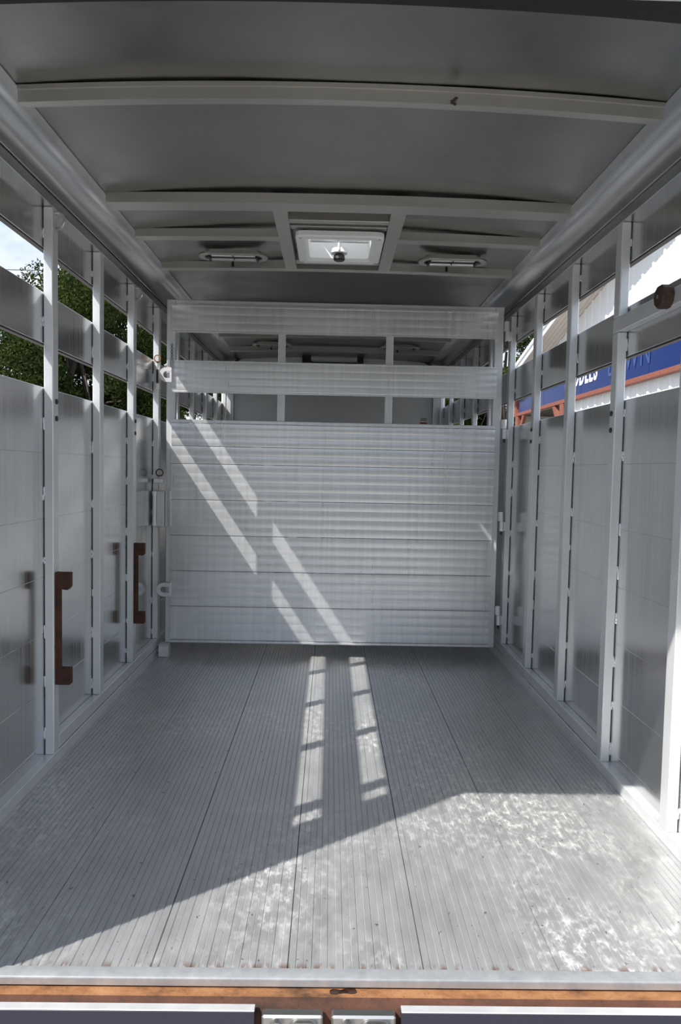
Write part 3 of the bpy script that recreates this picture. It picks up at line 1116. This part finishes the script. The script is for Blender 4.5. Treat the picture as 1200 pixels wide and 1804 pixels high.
def building():
    t = empty('shop_building', (BX + 4, 13, -0.45))
    tag(t, 'white metal sided shop with a low gable roof beyond the right wall', 'building')
    YA, YB = 0.0, 26.0
    # core volume behind the siding, with an open porch bay near the far corner
    XB, OA, OB, OZ = BX + .045, 21.0, 24.995, 3.06
    pr = [(YA, -0.45), (YB, -0.45), (YB, soff(YB) - .01), (RIDGE_Y, soff(RIDGE_Y) - .01), (YA, soff(YA) - .01)]
    MB().prism(pr, 0, XB + 2, BX + 12).build('wall', 'dark', t)
    pr = [(YA, -0.45), (OA, -0.45), (OA, soff(OA) - .01), (RIDGE_Y, soff(RIDGE_Y) - .01), (YA, soff(YA) - .01)]
    MB().prism(pr, 0, XB, XB + 1.999).build('wall', 'soffit', t)
    MB().prism([(OB, -0.45), (YB, -0.45), (YB, soff(YB) - .01), (OB, soff(OB) - .01)], 0, XB, XB + 1.999).build('wall', 'soffit', t)
    MB().prism([(OA + .001, OZ), (OB - .001, OZ), (OB - .001, soff(OB) - .01), (OA + .001, soff(OA) - .01)], 0, XB, XB + 1.999).build('wall', 'dark', t)
    # corrugated sheets, one metre wide, tops cut to the rake
    for k in range(26):
        y0 = YA + k
        pts = [(0, 0)]
        for q in (0.0, 0.5):
            pts += [(q + .04, 0), (q + .07, -.032), (q + .13, -.032), (q + .16, 0), (q + .255, 0), (q + .265, -.008), (q + .285, -.008), (q + .295, 0),
                    (q + .365, 0), (q + .375, -.008), (q + .395, -.008), (q + .405, 0)]
        pts += [(0.999, 0)]
        mb = MB()
        n_ = len(pts)
        for yy, dx in pts:
            y = y0 + yy
            mb.v.append((BX + .04 + dx, y, OZ if OA - .1 < y0 < OB - .5 else -0.449))
        for yy, dx in pts:
            y = y0 + yy
            mb.v.append((BX + .04 + dx, y, soff(y) - .004))
        for i in range(n_ - 1):
            mb.f.append((i, n_ + i, n_ + i + 1, i + 1))
        k2 = len(mb.v)
        mb.v += [(x + .004, y, z) for x, y, z in mb.v[:k2]]
        for i in range(n_ - 1):
            mb.f.append((k2 + i, k2 + i + 1, k2 + n_ + i + 1, k2 + n_ + i))
        mb.build('siding_sheet', 'siding', t, 20)
    # overhanging roof: soffit boards, fascia, roof slab, for both slopes
    XO = 5.95
    for (ya, yb) in ((RIDGE_Y, YB + .7), (YA - .7, RIDGE_Y)):
        nb = 5
        wd = (BX + .035 - XO) / nb
        for k in range(nb):
            mb = MB()
            x0, x1 = XO + k * wd + .004, XO + (k + 1) * wd - .004
            vs = [(x, y, soff(y) + dz) for dz in (0, .02) for y in (ya, yb) for x in (x0, x1)]
            mb.add(vs, [(0, 2, 3, 1), (4, 5, 7, 6), (0, 1, 5, 4), (2, 6, 7, 3), (0, 4, 6, 2), (1, 3, 7, 5)])
            mb.build('soffit_board', 'soffit', t)
        mb = MB()
        vs = [(x, y, soff(y) + dz) for dz in (-.03, .13) for y in (ya, yb) for x in (XO - .03, XO - .001)]
        mb.add(vs, [(0, 2, 3, 1), (4, 5, 7, 6), (0, 1, 5, 4), (2, 6, 7, 3), (0, 4, 6, 2), (1, 3, 7, 5)])
        mb.build('fascia', 'fascia', t)
        mb = MB()
        vs = [(x, y, soff(y) + dz) for dz in (.131, .24) for y in (ya, yb) for x in (XO - .07, BX + 12.4)]
        mb.add(vs, [(0, 2, 3, 1), (4, 5, 7, 6), (0, 1, 5, 4), (2, 6, 7, 3), (0, 4, 6, 2), (1, 3, 7, 5)])
        mb.build('roof_edge', 'fascia', t)
    return t


building()


def text_mesh(txt, size, sx, off, mat, ext=0.006):
    cu = bpy.data.curves.new('letters', 'FONT')
    cu.body = txt
    cu.size = size
    cu.extrude = ext
    cu.offset = off
    cu.resolution_u = 4
    tmp = bpy.data.objects.new('tmp', cu)
    COL.objects.link(tmp)
    bpy.context.view_layer.update()
    me = bpy.data.meshes.new_from_object(tmp.evaluated_get(bpy.context.evaluated_depsgraph_get()))
    bpy.data.objects.remove(tmp)
    me.materials.clear()
    me.materials.append(mat)
    xs_ = [v.co.x for v in me.vertices]
    ys_ = [v.co.y for v in me.vertices]
    return me, min(xs_), max(xs_), min(ys_), max(ys_)


def sign():
    t = empty('shop_sign', (BX, 18, 3.06))
    tag(t, 'long blue shop sign with white lettering on the shop wall', 'sign')
    # sign face panels along the fascia
    cuts = [9.0, 12.0, 14.87, 18.9, 22.2, 25.15]
    for a, b in zip(cuts[:-1], cuts[1:]):
        MB().box(6.43, 6.497, a + .006, b - .006, 3.163, 4.15, 0.004).build('panel', 'signblue', t)
    MB().box(6.36, 6.498, 8.9, 25.3, 3.055, 3.160, 0.006).build('bottom_beam', 'redwood', t)
    MB().box(6.38, 6.498, 8.9, 25.3, 4.155, 4.25, 0.006).build('top_beam', 'redwood', t)
    MB().box(6.37, 6.498, 25.305, 25.62, 3.06, 4.15, 0.006).build('end_board', 'redwood', t)

    def letters(txt, yl_, yr_, z0, z1, mat, off, name):
        # one object per letter, laid out by the width of the whole word
        widths = []
        for ch in txt:
            me, a, b, c, d = text_mesh(ch, 1.0, 1, off, M[mat])
            widths.append((me, a, b, c, d))
        gap = 0.15
        tot = sum(b - a for _, a, b, _, _ in widths) + gap * (len(txt) - 1)
        sc = (yl_ - yr_) / tot
        y = yl_
        for me, a, b, c, d in widths:
            szc = (z1 - z0) / (d - c)
            for v in me.vertices:
                lx, ly, lz = v.co
                v.co = Vector((6.4245 - lz, y - (lx - a) * sc, z0 + (ly - c) * szc)) - ORG[t.name]
            me.update()
            o = bpy.data.objects.new(name, me)
            COL.objects.link(o)
            o.parent = t
            y -= (b - a + gap) * sc
    letters('SADDLES', 20.20, 17.78, 3.41, 3.95, 'letter', 0.018, 'letter')
    letters('LAWN', 17.05, 14.84, 3.39, 3.92, 'ghost', 0.0, 'faded_letter')
    MB().box(6.418, 6.428, 16.13, 16.19, 3.60, 3.93).build('letter_stroke', 'letter', t)


sign()
t = empty('porch_frame', (6.2, 24, -.45))
tag(t, 'red brown timber porch frame under the far end of the sign', 'porch')
for y in (25.0, 20.15):
    MB().box(6.36, 6.495, y, y + .28, -0.45, 3.050, 0.006).build('post', 'redwood', t)
for y, d in ((20.435, 1), (24.995, -1)):
    mb = MB()
    mb.prism([(y, 2.40), (y, 2.16), (y + d * .75, 3.05), (y + d * .50, 3.05)], 0, 6.38, 6.475)
    mb.build('brace', 'redwood', t)


# ------------------------------------------------------------------ trees and cable
def tree(loc, height, rad, base, label, mat, leaves, lsize, seed, group, dens=1.0):
    rng = np.random.default_rng(seed)
    x, y = loc
    t = empty('tree', (x, y, -0.45))
    tag(t, label, 'tree', group)
    tr = MB()
    rnd = random.Random(seed)
    top = height * 0.75
    pts = [(x + rnd.uniform(-.12, .12) * k * .4, y + rnd.uniform(-.12, .12) * k * .4, -0.45 + top * k / 6) for k in range(7)]
    tr.tube(pts, [0.22 * (1 - k / 7.5) + .02 for k in range(7)], 8)
    tr.build('trunk', 'bark', t)
    # clumps of leaves through the crown
    nc = int(46 * dens)
    u = rng.normal(size=(nc, 3))
    u /= np.linalg.norm(u, axis=1)[:, None]
    rr = rng.uniform(0.35, 1.0, nc) ** 0.5
    cz = -0.45 + (base + height) / 2
    hz = (height - base) / 2
    cen = np.stack([x + u[:, 0] * rr * rad, y + u[:, 1] * rr * rad, cz + u[:, 2] * rr * hz], 1)
    br = MB()
    for c in cen[::2]:
        p0 = Vector(pts[rnd.randint(2, 5)])
        p2 = Vector(c)
        mid = p0.lerp(p2, .5) + Vector((0, 0, .2))
        br.tube([p0, mid, p2], [0.06, 0.035, 0.012], 5, False)
    br.build('branches', 'bark', t)
    per = leaves // nc
    P = []
    for c in cen:
        cr = rng.uniform(0.55, 1.05) * rad * 0.36
        d = rng.normal(size=(per, 3))
        d /= np.linalg.norm(d, axis=1)[:, None]
        P.append(c + d * (rng.uniform(0, 1, per) ** 0.45)[:, None] * np.array([cr, cr, cr * .8]))
    P = np.concatenate(P)
    n_ = len(P)
    a = rng.normal(size=(n_, 3))
    a /= np.linalg.norm(a, axis=1)[:, None]
    b = np.cross(a, rng.normal(size=(n_, 3)))
    b /= np.linalg.norm(b, axis=1)[:, None]
    s = lsize * rng.uniform(0.6, 1.25, n_)[:, None]
    V = np.stack([P - a * s, P + b * s * .45, P + a * s, P - b * s * .45], 1).reshape(-1, 3) - np.array([x, y, -0.45])
    me = bpy.data.meshes.new('foliage')
    me.vertices.add(4 * n_)
    me.vertices.foreach_set('co', V.astype(np.float32).ravel())
    me.loops.add(4 * n_)
    me.loops.foreach_set('vertex_index', np.arange(4 * n_, dtype=np.int32))
    me.polygons.add(n_)
    me.polygons.foreach_set('loop_start', np.arange(0, 4 * n_, 4, dtype=np.int32))
    me.update(calc_edges=True)
    me.materials.append(M[mat])
    o = bpy.data.objects.new('foliage', me)
    COL.objects.link(o)
    o.parent = t
    o['kind'] = 'stuff'


GL = 'trees left of the trailer'
tree((-8.6, 24.5), 8.4, 3.0, 1.2, 'tall dark tree whose crown top shows in the second left bay', 'leafA', 90000, .062, 1, GL)
tree((-11.2, 23.5), 7.0, 2.6, 0.8, 'bushy dark tree in the nearest left bay under open sky', 'leafA', 75000, .062, 2, GL)
tree((-7.9, 29.0), 9.4, 3.0, 1.0, 'dense tree behind the third left bay', 'leafA', 85000, .065, 3, GL)
tree((-6.9, 25.5), 5.0, 1.5, 0.6, 'lighter green small tree low in the third left bay', 'leafB', 36000, .058, 4, GL)
tree((-6.6, 30.5), 8.0, 1.8, 0.6, 'narrow tree beside the gate latch in the fourth left bay', 'leafA', 52000, .062, 5, GL)
tree((-7.6, 40.0), 7.0, 2.6, 0.4, 'far tree seen low through the left gate gaps', 'leafA', 24000, .08, 6, GL, 0.6)
GR = 'trees behind the shop'
tree((8.6, 36.0), 10.0, 3.2, 0.6, 'dark tree rising behind the far corner of the shop', 'leafA', 70000, .075, 7, GR)
tree((5.9, 38.0), 6.5, 2.4, 0.3, 'green tree between the gate hinges and right wall post', 'leafB', 50000, .075, 8, GR)

def added_treeline():  # unseen trees added behind the camera to darken post tops and upper slats
    rng = np.random.default_rng(77)
    n_ = 40000
    X_ = rng.uniform(-30, 30, n_)
    top = 3.9 + .5 * np.sin(X_ * .55) + .4 * np.sin(X_ * 1.7 + 1) + .2 * np.sin(X_ * 4.1)
    Z_ = -0.45 + top * rng.uniform(0, 1, n_) ** 0.8
    Y_ = -14 + rng.normal(0, 1.3, n_) * (1 - (Z_ / 7)) + .8 * np.sin(X_ * 1.3)
    P = np.stack([X_, Y_, Z_], 1)
    a = rng.normal(size=(n_, 3)); a /= np.linalg.norm(a, axis=1)[:, None]
    b = np.cross(a, rng.normal(size=(n_, 3))); b /= np.linalg.norm(b, axis=1)[:, None]
    s_ = .24
    V = np.stack([P - a * s_, P + b * s_ * .5, P + a * s_, P - b * s_ * .5], 1).reshape(-1, 3)
    me = bpy.data.meshes.new('added_treeline')
    me.vertices.add(4 * n_)
    me.vertices.foreach_set('co', V.astype(np.float32).ravel())
    me.loops.add(4 * n_)
    me.loops.foreach_set('vertex_index', np.arange(4 * n_, dtype=np.int32))
    me.polygons.add(n_)
    me.polygons.foreach_set('loop_start', np.arange(0, 4 * n_, 4, dtype=np.int32))
    me.update(calc_edges=True)
    me.materials.append(M['leafA'])
    o = bpy.data.objects.new('added_treeline', me)
    COL.objects.link(o)
    tag(o, 'added unseen row of trees behind the viewer that darkens the trailer interior', 'trees', kind='stuff')


added_treeline()
t = MB()
pts = []
for k in range(25):
    f = k / 24
    pts.append((-30 + 28 * f, 38, 12.15 - 1.2 * 4 * f * (1 - f)))
t.tube(pts, 0.022, 6)
tag(t.build('power_cable', 'wire', None, org=(-16, 38, 10)), 'thin overhead cable crossing the sky left of the trailer', 'cable')
